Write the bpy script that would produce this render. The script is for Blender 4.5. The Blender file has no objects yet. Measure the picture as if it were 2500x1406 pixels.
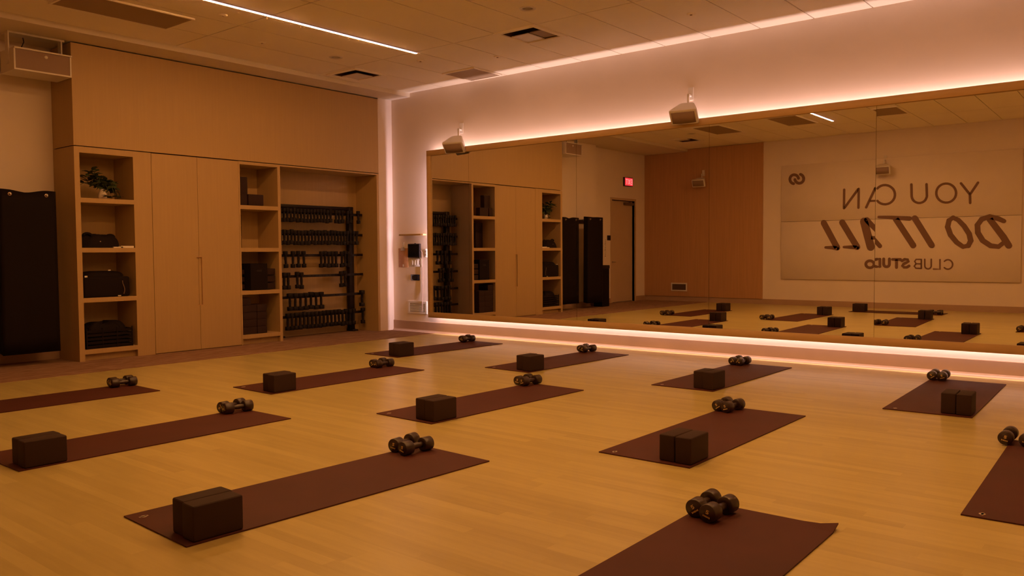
import bpy, bmesh, math, random
from mathutils import Vector, Matrix, Euler

random.seed(7)
scene = bpy.context.scene
col = scene.collection
R = math.radians

# ------------------------------------------------------------------ camera
FPX = 1996.407                       # focal length in pixels of the 2500 px frame
YAW, PITCH, ROLL = 0.885902505, 0.0432975989, -0.00678379757
cam_data = bpy.data.cameras.new('camera')
cam_data.sensor_width = 36.0
cam_data.lens = FPX / 2500.0 * 36.0
cam_data.clip_start = 0.02
cam = bpy.data.objects.new('camera', cam_data)
col.objects.link(cam)
fwd = Vector((math.sin(YAW) * math.cos(PITCH), math.cos(YAW) * math.cos(PITCH), -math.sin(PITCH)))
rgt = Vector((math.cos(YAW), -math.sin(YAW), 0))
upv = rgt.cross(fwd)
r2 = rgt * math.cos(ROLL) + upv * math.sin(ROLL)
u2 = upv * math.cos(ROLL) - rgt * math.sin(ROLL)
m = Matrix((r2, u2, -fwd)).transposed().to_4x4()
m.translation = Vector((-8.45845685, -9.22347771, 1.16))
cam.matrix_world = m
scene.camera = cam

# ------------------------------------------------------------------ world, light levels, exposure
world = bpy.data.worlds.new('world')
scene.world = world
world.use_nodes = True
world.node_tree.nodes['Background'].inputs[0].default_value = (0.02, 0.012, 0.006, 1)
world.node_tree.nodes['Background'].inputs[1].default_value = 1.0
scene.view_settings.view_transform = 'Standard'
scene.view_settings.look = 'None'
scene.view_settings.gamma = 1.0
scene.view_settings.use_curve_mapping = False
scene.view_settings.exposure = 0.45
scene.cycles.max_bounces = 7
scene.cycles.diffuse_bounces = 4
scene.cycles.glossy_bounces = 5
scene.cycles.sample_clamp_indirect = 5.0
scene.cycles.caustics_reflective = False
scene.cycles.caustics_refractive = False
scene.cycles.adaptive_threshold = 0.1
scene.cycles.adaptive_min_samples = 16
scene.cycles.use_light_tree = False

LED_TOP_W, LED_BOTTOM_W, LED_SIDE_W = 31.0, 27.0, 15.0
LED_COL = (1.0, 0.66, 0.59)
LED_SIDE_COL = (1.0, 0.72, 0.80)
BAR_STRENGTH = 146.0
BAR_COL = (1.0, 0.455, 0.135)

# ------------------------------------------------------------------ room sizes (metres)
ZC = 3.511            # tile ceiling
ZS = 3.451            # plaster soffit along the cabinets
XW = -9.0             # wall opposite the mirror
YF = -10.7            # wall behind the photographer
YB = 0.53             # wall behind the cabinets
YD = 0.73             # door wall
XSTEP = -6.57         # step between the two
YSOF = -0.40          # soffit edge
CARPET_Y = -0.90

# ------------------------------------------------------------------ helpers
def tag(o, label=None, cat=None, group=None, kind=None):
    if label: o['label'] = label
    if cat: o['category'] = cat
    if group: o['group'] = group
    if kind: o['kind'] = kind
    return o

class MB:
    """collects shapes into one mesh"""
    def __init__(self):
        self.v, self.f, self.s = [], [], []
    def add(self, verts, faces, smooth=False):
        n = len(self.v)
        self.v += [tuple(p) for p in verts]
        self.f += [tuple(i + n for i in f) for f in faces]
        self.s += [smooth] * len(faces)
        return self
    def box(self, x0, x1, y0, y1, z0, z1):
        x0, x1 = min(x0, x1), max(x0, x1); y0, y1 = min(y0, y1), max(y0, y1); z0, z1 = min(z0, z1), max(z0, z1)
        v = [(x0, y0, z0), (x1, y0, z0), (x1, y1, z0), (x0, y1, z0), (x0, y0, z1), (x1, y0, z1), (x1, y1, z1), (x0, y1, z1)]
        f = [(0, 3, 2, 1), (4, 5, 6, 7), (0, 1, 5, 4), (1, 2, 6, 5), (2, 3, 7, 6), (3, 0, 4, 7)]
        return self.add(v, f)
    def cyl(self, p0, p1, r0, r1=None, n=16, caps=True, smooth=True):
        r1 = r0 if r1 is None else r1
        p0, p1 = Vector(p0), Vector(p1)
        d = (p1 - p0).normalized()
        a = d.orthogonal().normalized(); b = d.cross(a)
        v = []
        for p, r in ((p0, r0), (p1, r1)):
            for i in range(n):
                t = 2 * math.pi * i / n
                v.append(p + (a * math.cos(t) + b * math.sin(t)) * r)
        self.add(v, [(i, (i + 1) % n, n + (i + 1) % n, n + i) for i in range(n)], smooth)
        if caps:
            self.add(v[:n], [tuple(reversed(range(n)))])
            self.add(v[n:], [tuple(range(n))])
        return self
    def lathe(self, prof, origin=(0, 0, 0), axis='z', n=24, smooth=True):
        """prof: (radius, height) pairs, closed by caps where the radius is 0"""
        o = Vector(origin); v = []; f = []
        for (r, h) in prof:
            for i in range(n):
                t = 2 * math.pi * i / n
                c, s = r * math.cos(t), r * math.sin(t)
                q = {'z': (c, s, h), 'x': (h, c, s), 'y': (s, h, c)}[axis]
                v.append(o + Vector(q))
        for k in range(len(prof) - 1):
            for i in range(n):
                j = (i + 1) % n
                f.append((k * n + i, k * n + j, (k + 1) * n + j, (k + 1) * n + i))
        return self.add(v, f, smooth)
    def tube(self, pts, r, n=8):
        for a, b in zip(pts[:-1], pts[1:]):
            self.cyl(a, b, r, n=n)
        return self
    def build(self, name, mat=None, parent=None, loc=None, bevel=0, segs=2, weld=False):
        me = bpy.data.meshes.new(name)
        me.from_pydata(self.v, [], self.f)
        me.polygons.foreach_set('use_smooth', self.s)
        if bevel or weld:
            bm = bmesh.new(); bm.from_mesh(me)
            bmesh.ops.remove_doubles(bm, verts=bm.verts, dist=1e-5)
            if bevel:
                bmesh.ops.bevel(bm, geom=[e for e in bm.edges if e.calc_face_angle(0) > 0.5], offset=bevel, segments=segs,
                                profile=0.6, affect='EDGES')
                for fc in bm.faces: fc.smooth = True
            bm.to_mesh(me); bm.free()
            if bevel and segs > 1:
                try: me.set_sharp_from_angle(angle=R(35))
                except Exception: pass
        me.update()
        o = bpy.data.objects.new(name, me)
        col.objects.link(o)
        if mat: me.materials.append(mat)
        if parent: o.parent = parent
        if loc is not None: o.location = loc
        return o

def empty(name, loc=(0, 0, 0), rz=0.0):
    o = bpy.data.objects.new(name, None)
    o.empty_display_size = 0.1
    col.objects.link(o); o.location = loc; o.rotation_euler = (0, 0, rz)
    return o

def copy_tree(o, parent=None):
    c = o.copy(); col.objects.link(c)
    if parent: c.parent = parent
    for ch in o.children: copy_tree(ch, c)
    return c

def ribbon(mb, pts, to3d, depth):
    """flat brush stroke: pts are (u, v, width); to3d maps (u, v, h) to space"""
    n = len(pts)
    L, Rr = [], []
    for i, (u, v, w) in enumerate(pts):
        a = pts[max(i - 1, 0)]; b = pts[min(i + 1, n - 1)]
        if i == 0 and (abs(pts[0][0] - pts[-1][0]) + abs(pts[0][1] - pts[-1][1])) < 1e-4: a = pts[-2]
        if i == n - 1 and (abs(pts[0][0] - pts[-1][0]) + abs(pts[0][1] - pts[-1][1])) < 1e-4: b = pts[1]
        dx, dy = b[0] - a[0], b[1] - a[1]; l = math.hypot(dx, dy) or 1
        L.append((u - dy / l * w / 2, v + dx / l * w / 2)); Rr.append((u + dy / l * w / 2, v - dx / l * w / 2))
    for i in range(n - 1):
        q = [L[i], L[i + 1], Rr[i + 1], Rr[i]]
        v = [to3d(a, b, 0) for a, b in q] + [to3d(a, b, depth) for a, b in q]
        mb.add(v, [(0, 1, 2, 3), (7, 6, 5, 4), (0, 4, 5, 1), (1, 5, 6, 2), (2, 6, 7, 3), (3, 7, 4, 0)])
    for i in range(n):           # round joins and ends
        u, v, w = pts[i]
        k = 10
        ring = [(u + w / 2 * math.cos(2 * math.pi * j / k), v + w / 2 * math.sin(2 * math.pi * j / k)) for j in range(k)]
        vv = [to3d(a, b, depth * 0.98) for a, b in ring] + [to3d(a, b, 0) for a, b in ring]
        mb.add(vv, [tuple(range(k)), tuple(range(2 * k - 1, k - 1, -1))] + [(j, (j + 1) % k, k + (j + 1) % k, k + j) for j in range(k)])

# ------------------------------------------------------------------ materials
def mat(name, rgb, rough=0.6, metal=0.0, spec=0.5, var=0.0, vscale=(3, 3, 3), bump=0.0, bscale=200.0, emit=None, estr=0.0, detail=4.0, rgb2=None):
    mt = bpy.data.materials.new(name); mt.use_nodes = True
    nt = mt.node_tree; b = nt.nodes['Principled BSDF']
    b.inputs['Base Color'].default_value = (*rgb, 1)
    b.inputs['Roughness'].default_value = rough
    b.inputs['Metallic'].default_value = metal
    b.inputs['Specular IOR Level'].default_value = spec
    if var or rgb2:
        geo = nt.nodes.new('ShaderNodeNewGeometry')
        mp = nt.nodes.new('ShaderNodeMapping'); mp.inputs['Scale'].default_value = vscale
        nz = nt.nodes.new('ShaderNodeTexNoise'); nz.inputs['Scale'].default_value = 1.0; nz.inputs['Detail'].default_value = detail
        rp = nt.nodes.new('ShaderNodeValToRGB')
        lo = rgb2 or tuple(c * (1 - var) for c in rgb)
        hi = rgb if rgb2 else tuple(min(1, c * (1 + var)) for c in rgb)
        rp.color_ramp.elements[0].position = 0.3; rp.color_ramp.elements[1].position = 0.7
        rp.color_ramp.elements[0].color = (*lo, 1); rp.color_ramp.elements[1].color = (*hi, 1)
        nt.links.new(geo.outputs['Position'], mp.inputs['Vector'])
        nt.links.new(mp.outputs[0], nz.inputs['Vector'])
        nt.links.new(nz.outputs['Fac'], rp.inputs[0])
        nt.links.new(rp.outputs[0], b.inputs['Base Color'])
    if bump:
        nz2 = nt.nodes.new('ShaderNodeTexNoise'); nz2.inputs['Scale'].default_value = bscale
        g2 = nt.nodes.new('ShaderNodeNewGeometry')
        bp = nt.nodes.new('ShaderNodeBump'); bp.inputs['Strength'].default_value = bump; bp.inputs['Distance'].default_value = 0.002
        nt.links.new(g2.outputs['Position'], nz2.inputs['Vector'])
        nt.links.new(nz2.outputs['Fac'], bp.inputs['Height'])
        nt.links.new(bp.outputs[0], b.inputs['Normal'])
    if emit:
        b.inputs['Emission Color'].default_value = (*emit, 1)
        b.inputs['Emission Strength'].default_value = estr
    return mt

M = {}
M['wall'] = mat('painted_wall', (0.80, 0.69, 0.60), 0.75, var=0.02, vscale=(2, 2, 2))
M['tile'] = mat('ceiling_tile', (0.96, 0.89, 0.77), 0.85, var=0.02, vscale=(1.5, 1.5, 1.5))
M['soffit'] = mat('soffit_plaster', (0.74, 0.66, 0.55), 0.85)
M['plenum'] = mat('ceiling_backing', (0.10, 0.07, 0.05), 0.9)
M['veneer'] = mat('light_oak_veneer', (0.48, 0.325, 0.148), 0.5, spec=0.35, var=0.03, vscale=(45, 45, 1.6), detail=6)
M['veneer_dark'] = mat('walnut_wall_panel', (0.50, 0.275, 0.13), 0.6, spec=0.3, var=0.08, vscale=(40, 40, 1.2), detail=6)
M['frame'] = mat('mirror_frame_oak', (0.60, 0.40, 0.19), 0.5, spec=0.35, var=0.06, vscale=(20, 4, 20))
M['mirror'] = mat('mirror_glass', (0.92, 0.91, 0.89), 0.0, metal=1.0)
M['baseboard'] = mat('baseboard_rubber', (0.43, 0.28, 0.19), 0.55, var=0.04)
M['mat'] = mat('yoga_mat_rubber', (0.070, 0.0155, 0.011), 0.65, spec=0.28, var=0.10, vscale=(4, 4, 4))
M['block'] = mat('foam_block', (0.032, 0.0135, 0.010), 0.75, spec=0.3)
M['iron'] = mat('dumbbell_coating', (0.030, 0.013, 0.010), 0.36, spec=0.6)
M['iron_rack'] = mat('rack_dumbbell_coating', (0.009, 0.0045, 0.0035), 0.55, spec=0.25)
M['mark'] = mat('yellow_print', (0.75, 0.55, 0.22), 0.6)
M['logo'] = mat('pale_print', (0.55, 0.45, 0.38), 0.6)
M['rack'] = mat('black_steel', (0.013, 0.0065, 0.005), 0.5, spec=0.3)
M['black'] = mat('black_fabric', (0.011, 0.0055, 0.005), 0.85, spec=0.2)
M['black_hang'] = mat('black_rubber_mat', (0.009, 0.0045, 0.004), 0.75, spec=0.15)
M['white'] = mat('white_plastic', (0.72, 0.66, 0.60), 0.45)
M['grille'] = mat('speaker_grille', (0.30, 0.20, 0.15), 0.7)
M['darkgrille'] = mat('dark_grille', (0.14, 0.085, 0.06), 0.7)
M['steel'] = mat('brushed_steel', (0.55, 0.52, 0.48), 0.35, metal=0.9)
M['door'] = mat('door_paint', (0.52, 0.38, 0.26), 0.6, var=0.03)
M['letter'] = mat('dark_brown_lettering', (0.20, 0.105, 0.07), 0.7)
M['signboard'] = mat('sign_panel_paint', (0.80, 0.69, 0.60), 0.75, var=0.02)
M['paper'] = mat('white_paper', (0.80, 0.74, 0.66), 0.7)
M['leaf'] = mat('plant_leaf', (0.050, 0.070, 0.022), 0.5, var=0.3, vscale=(25, 25, 25))
M['ceramic'] = mat('white_ceramic', (0.72, 0.62, 0.52), 0.35)
M['screen'] = mat('black_glass', (0.010, 0.009, 0.010), 0.15)
M['board'] = mat('clipboard_hardboard', (0.42, 0.20, 0.08), 0.6, var=0.08, vscale=(30, 30, 30))
M['panel_dark'] = mat('air_return_panel', (0.36, 0.26, 0.18), 0.8)
M['vent_dark'] = mat('vent_recess', (0.10, 0.05, 0.03), 0.8)
M['lightbar'] = mat('linear_light_diffuser', (0.9, 0.9, 0.9), 0.4, emit=BAR_COL, estr=BAR_STRENGTH)
M['lightbar_added'] = mat('linear_light_diffuser_added', (0.9, 0.9, 0.9), 0.4, emit=BAR_COL, estr=BAR_STRENGTH * 0.85)  # diffuser of the two added, unseen fill bars
M['halo_strip'] = mat('linear_light_painted_halo', (0.8, 0.8, 0.9), 0.4, emit=(0.80, 0.62, 1.0), estr=1.6)  # painted halo: lavender glow fringe along the bar
M['exit_red'] = mat('exit_sign_glow', (0.5, 0.03, 0.03), 0.4, emit=(1.0, 0.045, 0.06), estr=0.75)
M['exit_text'] = mat('exit_sign_letters', (0.9, 0.4, 0.4), 0.4, emit=(1.0, 0.30, 0.28), estr=0.9)
M['exit_case'] = mat('exit_sign_case', (0.10, 0.03, 0.02), 0.5)
M['gold'] = mat('grommet_metal', (0.55, 0.42, 0.32), 0.3, metal=0.9)

def carpet_material():
    mt = bpy.data.materials.new('streaked_carpet'); mt.use_nodes = True
    nt = mt.node_tree; b = nt.nodes['Principled BSDF']
    b.inputs['Roughness'].default_value = 0.95; b.inputs['Specular IOR Level'].default_value = 0.1
    g = nt.nodes.new('ShaderNodeNewGeometry')
    mp = nt.nodes.new('ShaderNodeMapping'); mp.inputs['Scale'].default_value = (4.5, 22, 1)
    nz = nt.nodes.new('ShaderNodeTexNoise'); nz.inputs['Scale'].default_value = 1; nz.inputs['Detail'].default_value = 6; nz.inputs['Distortion'].default_value = 1.2
    rp = nt.nodes.new('ShaderNodeValToRGB')
    rp.color_ramp.elements[0].position = 0.38; rp.color_ramp.elements[1].position = 0.64
    rp.color_ramp.elements[0].color = (0.23, 0.125, 0.08, 1); rp.color_ramp.elements[1].color = (0.34, 0.21, 0.14, 1)
    nt.links.new(g.outputs['Position'], mp.inputs['Vector']); nt.links.new(mp.outputs[0], nz.inputs['Vector'])
    nt.links.new(nz.outputs['Fac'], rp.inputs[0]); nt.links.new(rp.outputs[0], b.inputs['Base Color'])
    return mt
M['carpet'] = carpet_material()

def plank_material():
    mt = bpy.data.materials.new('maple_floor_plank'); mt.use_nodes = True
    nt = mt.node_tree; b = nt.nodes['Principled BSDF']
    b.inputs['Roughness'].default_value = 0.29; b.inputs['Specular IOR Level'].default_value = 0.5
    at = nt.nodes.new('ShaderNodeAttribute'); at.attribute_name = 'tone'
    g = nt.nodes.new('ShaderNodeNewGeometry')
    mp = nt.nodes.new('ShaderNodeMapping'); mp.inputs['Scale'].default_value = (28, 2.2, 1)
    nz = nt.nodes.new('ShaderNodeTexNoise'); nz.inputs['Scale'].default_value = 1; nz.inputs['Detail'].default_value = 5
    ad = nt.nodes.new('ShaderNodeMath'); ad.operation = 'MULTIPLY_ADD'; ad.inputs[1].default_value = 0.75; ad.inputs[2].default_value = -0.06
    ad2 = nt.nodes.new('ShaderNodeMath'); ad2.operation = 'ADD'
    mulb = nt.nodes.new('ShaderNodeMath'); mulb.operation = 'MULTIPLY'; mulb.inputs[1].default_value = 0.42
    rp = nt.nodes.new('ShaderNodeValToRGB')
    rp.color_ramp.elements[0].position = 0.15; rp.color_ramp.elements[1].position = 0.85
    rp.color_ramp.elements[0].color = (0.435, 0.345, 0.122, 1); rp.color_ramp.elements[1].color = (0.58, 0.485, 0.188, 1)
    nt.links.new(g.outputs['Position'], mp.inputs['Vector']); nt.links.new(mp.outputs[0], nz.inputs['Vector'])
    nt.links.new(nz.outputs['Fac'], ad.inputs[0])
    nt.links.new(at.outputs['Fac'], mulb.inputs[0])
    nt.links.new(ad.outputs[0], ad2.inputs[0]); nt.links.new(mulb.outputs[0], ad2.inputs[1])
    nt.links.new(ad2.outputs[0], rp.inputs[0]); nt.links.new(rp.outputs[0], b.inputs['Base Color'])
    return mt
M['plank'] = plank_material()
for n_ in ('exit_text', 'exit_red', 'halo_strip'):
    M[n_].cycles.emission_sampling = 'NONE'

# ================================================================== STRUCTURE
# ---- floor: sub-floor with maple planks running along the mirror
floor = MB().box(XW, 0, YF, YD, -0.10, -0.012).build('floor', M['baseboard'])
tag(floor, 'pale maple plank floor of the studio', kind='structure')

def plank_mesh(items, name):
    mb = MB(); tones = []
    for (x0, x1, y0, y1, t) in items:
        mb.box(x0, x1, y0, y1, -0.012, 0.0); tones += [t] * 8
    return mb, tones
def set_tone(o, tones):
    a = o.data.attributes.new('tone', 'FLOAT', 'POINT'); a.data.foreach_set('value', tones)
planks = []
PW = 0.0652
rows = int(math.ceil((0 - XW) / PW))
for r_ in range(rows):
    x1 = -r_ * PW; x0 = max(x1 - PW + 0.00012, XW)
    y = YF - random.random() * 1.2
    while y < CARPET_Y:
        ln = random.uniform(0.55, 1.5)
        a, b = max(y, YF), min(y + ln - 0.00012, CARPET_Y)
        if b - a > 0.02: planks.append((x0, x1, a, b, random.random()))
        y += ln
cpos = cam.matrix_world.translation
def plank_score(p):
    c = Vector(((p[0] + p[1]) / 2, (p[2] + p[3]) / 2, 0)); d = c - cpos
    z = d.dot(fwd)
    if z < 0.3: return 1e9
    u, v = d.dot(r2) / z * FPX, -d.dot(u2) / z * FPX
    if abs(u) > 1300 or v > 790: return 1e6 + d.length
    return d.length
planks.sort(key=plank_score)
for p in planks[:300]:
    mb, tn = plank_mesh([p], 'plank'); o = mb.build('plank', M['plank'], floor); set_tone(o, tn)
mb, tn = plank_mesh(planks[300:], 'plank'); o = mb.build('plank_field', M['plank'], floor); set_tone(o, tn); tag(o, kind='stuff')

carpet = MB().box(XW, 0, CARPET_Y, YD, -0.012, 0.004).build('carpet', M['carpet'])
tag(carpet, 'streaky brown carpet strip laid in front of the cabinets and door', 'carpet', kind='structure')

# ---- walls
tag(MB().box(0, 0.15, YF - 0.15, YD + 0.15, -0.1, ZC + 0.15).build('wall_right', M['wall']), 'cream painted wall carrying the long mirror', kind='structure')
w = MB().box(XSTEP, 0.0, YB, YB + 0.15, -0.1, ZC + 0.15)
w.box(XSTEP, XSTEP + 0.12, YB + 0.15, YD + 0.15, -0.1, ZC + 0.15)
tag(w.build('wall_back', M['wall']), 'cream wall behind the cabinets and hanging mats', kind='structure')
DX0, DX1, DZ = -8.50, -7.50, 2.34        # door opening
w = MB().box(XW, DX0, YD, YD + 0.15, -0.1, ZC + 0.15).box(DX1, XSTEP, YD, YD + 0.15, -0.1, ZC + 0.15).box(DX0, DX1, YD, YD + 0.15, DZ, ZC + 0.15)
w.box(DX0, DX1, YD + 0.13, YD + 0.15, -0.1, DZ)
tag(w.build('wall_door', M['wall']), 'cream wall with the exit door', kind='structure')
tag(MB().box(XW - 0.15, XW, YF - 0.15, YD + 0.15, -0.1, ZC + 0.15).build('wall_left', M['wall']), 'cream wall opposite the mirror', kind='structure')
tag(MB().box(XW, 0, YF - 0.15, YF, -0.1, ZC + 0.15).build('wall_front', M['wall']), 'cream wall behind the viewer', kind='structure')
tag(MB().box(-0.272, 0, 0.0, YB, 0, ZS).build('wall_filler', M['wall']), 'narrow cream wall return between cabinets and mirror wall', kind='structure')

# ---- ceiling: backing, soffit, tiles
ceil = MB().box(XW, 0, YF, YD, ZC + 0.10, ZC + 0.15).build('ceiling', M['plenum'])
tag(ceil, 'tiled ceiling of long acoustic panels', kind='structure')
MB().box(XW, 0, YSOF, YD, ZS, ZC + 0.10).build('soffit', M['soffit'], ceil)

XL = [0, -1.665, -3.62, -5.57, -7.50, XW]
YL = [YSOF, -1.075, -1.675, -2.25, -2.86, -3.465, -4.02, -4.60, -5.165, -5.73, -6.295, -6.86, -7.42, -7.985, -8.55, -9.115, -9.68, -10.24, YF]
HOLES = []      # (x0, x1, y0, y1) cut out of the tiles
VENTS = [(-1.685, -1.095, -4.01, -3.455), (-1.60, -1.05, -1.08, -0.49), (-7.86, -7.30, -1.36, -0.82)]
CANS = [(-2.156, -4.294), (-2.108, -1.337), (-6.79, -1.60)]
for v in VENTS: HOLES.append((v[0] + 0.05, v[1] - 0.05, v[2] + 0.05, v[3] - 0.05))
for c in CANS: HOLES.append((c[0] - 0.055, c[0] + 0.055, c[1] - 0.055, c[1] + 0.055))
def cut(rect, h):
    x0, x1, y0, y1 = rect
    hx0, hx1, hy0, hy1 = max(x0, h[0]), min(x1, h[1]), max(y0, h[2]), min(y1, h[3])
    if hx0 >= hx1 or hy0 >= hy1: return [rect]
    out = []
    if hx0 > x0: out.append((x0, hx0, y0, y1))
    if hx1 < x1: out.append((hx1, x1, y0, y1))
    if hy0 > y0: out.append((hx0, hx1, y0, hy0))
    if hy1 < y1: out.append((hx0, hx1, hy1, y1))
    return out
for i in range(len(XL) - 1):
    for j in range(len(YL) - 1):
        g = 0.006
        rects = [(XL[i + 1] + (g if i < len(XL) - 2 else 0), XL[i] - (g if i else 0), YL[j + 1] + g, YL[j] - (g if j else 0))]
        for h in HOLES: rects = [q for rr in rects for q in cut(rr, h)]
        mb = MB()
        for q in rects: mb.box(q[0], q[1], q[2], q[3], ZC, ZC + 0.03)
        mb.build('tile', M['tile'], ceil)

# ---- baseboards
mb = MB()
def base_run_x0():      # along the mirror wall, with a small toe
    prof = [(0, 0.156), (-0.008, 0.156), (-0.010, 0.150), (-0.010, 0.032), (-0.016, 0.018), (-0.030, 0.004), (-0.032, 0.0), (0, 0.0)]
    n = len(prof)
    v = [(x, 0.0, z) for x, z in prof] + [(x, YF, z) for x, z in prof]
    mb.add(v, [(i, (i + 1) % n, n + (i + 1) % n, n + i) for i in range(n)] + [tuple(reversed(range(n))), tuple(range(n, 2 * n))])
base_run_x0()
tag(mb.build('baseboard_right', M['baseboard']), 'brown rubber baseboard under the mirror', kind='structure')
tag(MB().box(XW, XW + 0.012, YF, YD, 0.0, 0.115).build('baseboard_left', M['baseboard']), 'brown baseboard below the lettered wall', kind='structure')
tag(MB().box(XW, DX0 - 0.05, YD - 0.012, YD, 0.004, 0.115).box(DX1 + 0.05, XSTEP, YD - 0.012, YD, 0.004, 0.115).box(XSTEP, -4.586, YB - 0.012, YB, 0.004, 0.115)
    .build('baseboard_back', M['baseboard']), 'brown baseboard beside the door and hanging mats', kind='structure')

# ---- wood wall panel beside the lettered wall, with a vent grille
wp = MB().box(XW, XW + 0.03, -2.19, YD, 0.115, ZC - 0.006).build('trim_1', M['veneer_dark'])
tag(wp, 'tall brown wood panel beside the lettered wall', kind='structure')

# ---- exit door
door = empty('door_1', (0, 0, 0)); tag(door, 'tan exit door with closer and lever handle', kind='structure')
MB().box(DX0 + 0.005, DX1 - 0.005, YD + 0.06, YD + 0.10, 0.012, DZ - 0.01).build('door_leaf', M['door'], door)
f = MB().box(DX0 - 0.05, DX0, YD - 0.015, YD + 0.06, 0, DZ + 0.05).box(DX1, DX1 + 0.05, YD - 0.015, YD + 0.06, 0, DZ + 0.05).box(DX0, DX1, YD - 0.015, YD + 0.06, DZ, DZ + 0.05)
f.build('door_frame', M['door'], door)
MB().box(-8.48, -8.10, YD + 0.0, YD + 0.06, 2.24, 2.30).box(-8.30, -8.27, YD - 0.05, YD + 0.02, 2.30, 2.32).build('door_closer', M['darkgrille'], door, bevel=0.006)
hd = MB().cyl((-7.56, YD + 0.06, 0.93), (-7.56, YD + 0.0, 0.93), 0.012).cyl((-7.56, YD + 0.005, 0.93), (-7.68, YD + 0.005, 0.93), 0.010)
hd.lathe([(0.0, YD + 0.048), (0.03, YD + 0.048), (0.03, YD + 0.06)], (-7.56, 0, 0.93), 'y')
hd.build('door_handle', M['steel'], door)

# ================================================================== MIRROR WITH HALO LEDS
MY0, MY1, MZ0, MZ1 = -0.85, -8.77, 0.235, 2.620
wm = empty('wall_mirror', (-0.06, (MY0 + MY1) / 2, MZ0))
tag(wm, 'long oak-framed wall mirror with glowing edge light', 'mirror')
def loc_child(o, parent):
    o.parent = parent; o.matrix_parent_inverse = Matrix.Translation(-Vector(parent.location)); return o
FW = 0.076
loc_child(MB().box(-0.06, -0.078, MY1 + 0.004, MY0 - 0.004, MZ0 + 0.004, MZ1 - 0.004).build('backing', M['veneer']), wm)
for nm, bx in (('frame_rail', (MY1, MY0, MZ1 - FW, MZ1)), ('frame_rail', (MY1, MY0, MZ0, MZ0 + FW))):
    loc_child(MB().box(-0.06, -0.124, bx[0], bx[1], bx[2], bx[3]).build(nm, M['frame'], bevel=0.002, segs=1), wm)
for bx in ((MY0 - FW, MY0), (MY1, MY1 + FW)):
    loc_child(MB().box(-0.06, -0.124, bx[0], bx[1], MZ0 + FW, MZ1 - FW).build('frame_stile', M['frame'], bevel=0.002, segs=1), wm)
seams = [MY0 - FW, -1.645, -3.438, -5.203, -6.935, MY1 + FW]
TH = [0, 0, 0, 0, 0.0105]
for k in range(5):
    ya, yb = seams[k] - (0.0015 if k else 0), seams[k + 1] + 0.0015
    t = math.tan(TH[k])
    xa, xb = -0.104, -0.104 + t * (ya - yb)
    za, zb = MZ0 + FW - 0.002, MZ1 - FW + 0.002
    mb = MB().add([(xa, ya, za), (xb, yb, za), (xb, yb, zb), (xa, ya, zb), (xa + 0.004, ya, za), (xb + 0.004, yb, za), (xb + 0.004, yb, zb), (xa + 0.004, ya, zb)],
                  [(0, 1, 2, 3), (7, 6, 5, 4), (0, 4, 5, 1), (1, 5, 6, 2), (2, 6, 7, 3), (3, 7, 4, 0)])
    loc_child(mb.build('mirror_panel', M['mirror']), wm)

def led(name, p0, p1, direction, watts, rgb, width=0.012):
    p0, p1, d = Vector(p0), Vector(p1), Vector(direction)
    L = bpy.data.lights.new(name, 'AREA'); L.shape = 'RECTANGLE'
    L.size = (p1 - p0).length; L.size_y = width; L.energy = watts; L.color = rgb
    o = bpy.data.objects.new(name, L); col.objects.link(o)
    x = (p1 - p0).normalized(); z = -d; y = z.cross(x)
    mw = Matrix((x, y, z)).transposed().to_4x4(); mw.translation = (p0 + p1) / 2
    o.matrix_world = mw
    return o
LX = -0.039
o = led('led_strip', (LX, MY0 - 0.05, MZ1 - 0.10), (LX, MY1 + 0.05, MZ1 - 0.10), (0, 0, 1), LED_TOP_W, LED_COL)
o.parent = wm; o.matrix_parent_inverse = Matrix.Translation(-Vector(wm.location))
o = led('led_strip', (LX, MY0 - 0.12, MZ0 + 0.10), (LX, MY1 + 0.05, MZ0 + 0.10), (0, 0, -1), LED_BOTTOM_W, LED_COL)
o.parent = wm; o.matrix_parent_inverse = Matrix.Translation(-Vector(wm.location))
o = led('led_strip', (-0.048, MY0 - 0.20, MZ0 + 0.10), (-0.048, MY0 - 0.20, MZ1 - 0.15), (0, 1, 0), LED_SIDE_W, LED_SIDE_COL)
o.parent = wm; o.matrix_parent_inverse = Matrix.Translation(-Vector(wm.location))

# ---- linear ceiling lights
def bar(x0, x1, y, label, diffuser='lightbar'):
    b = empty('linear_light', ((x0 + x1) / 2, y, ZC)); tag(b, label, 'ceiling light', 'linear ceiling lights')
    hx = abs(x1 - x0) / 2
    MB().box(-hx, hx, -0.024, 0.024, -0.006, 0.0).build('housing', M['white'], b)
    MB().box(-hx, hx, -0.019, -0.0115, -0.010, -0.006).box(-hx, hx, 0.0115, 0.019, -0.010, -0.006).build('halo_strip', M['halo_strip'], b)  # glowing strips that paint the lavender halo beside the diffuser
    n = 2
    for k in range(n):
        a = -hx + 2 * hx * k / n
        MB().box(a + 0.003, a + 2 * hx / n - 0.003, -0.011, 0.011, -0.012, -0.006).build('diffuser', M[diffuser], b)
    return b
bar(-4.85, -1.635, -2.225, 'long lavender-white ceiling light bar nearest the cabinets')
bar(-5.90, -2.20, -6.36, 'added warm fill light bar over the rows of mats, above the view', 'lightbar_added')  # added out of view to brighten the floor
bar(-5.90, -2.20, -8.43, 'added warm fill light bar nearest the viewer, above the view', 'lightbar_added')  # second added bar, unseen, lifts the light level near the viewer
bar(-7.03, -3.30, -4.29, 'lavender-white ceiling light bar whose end shows in the mirror')

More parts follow.
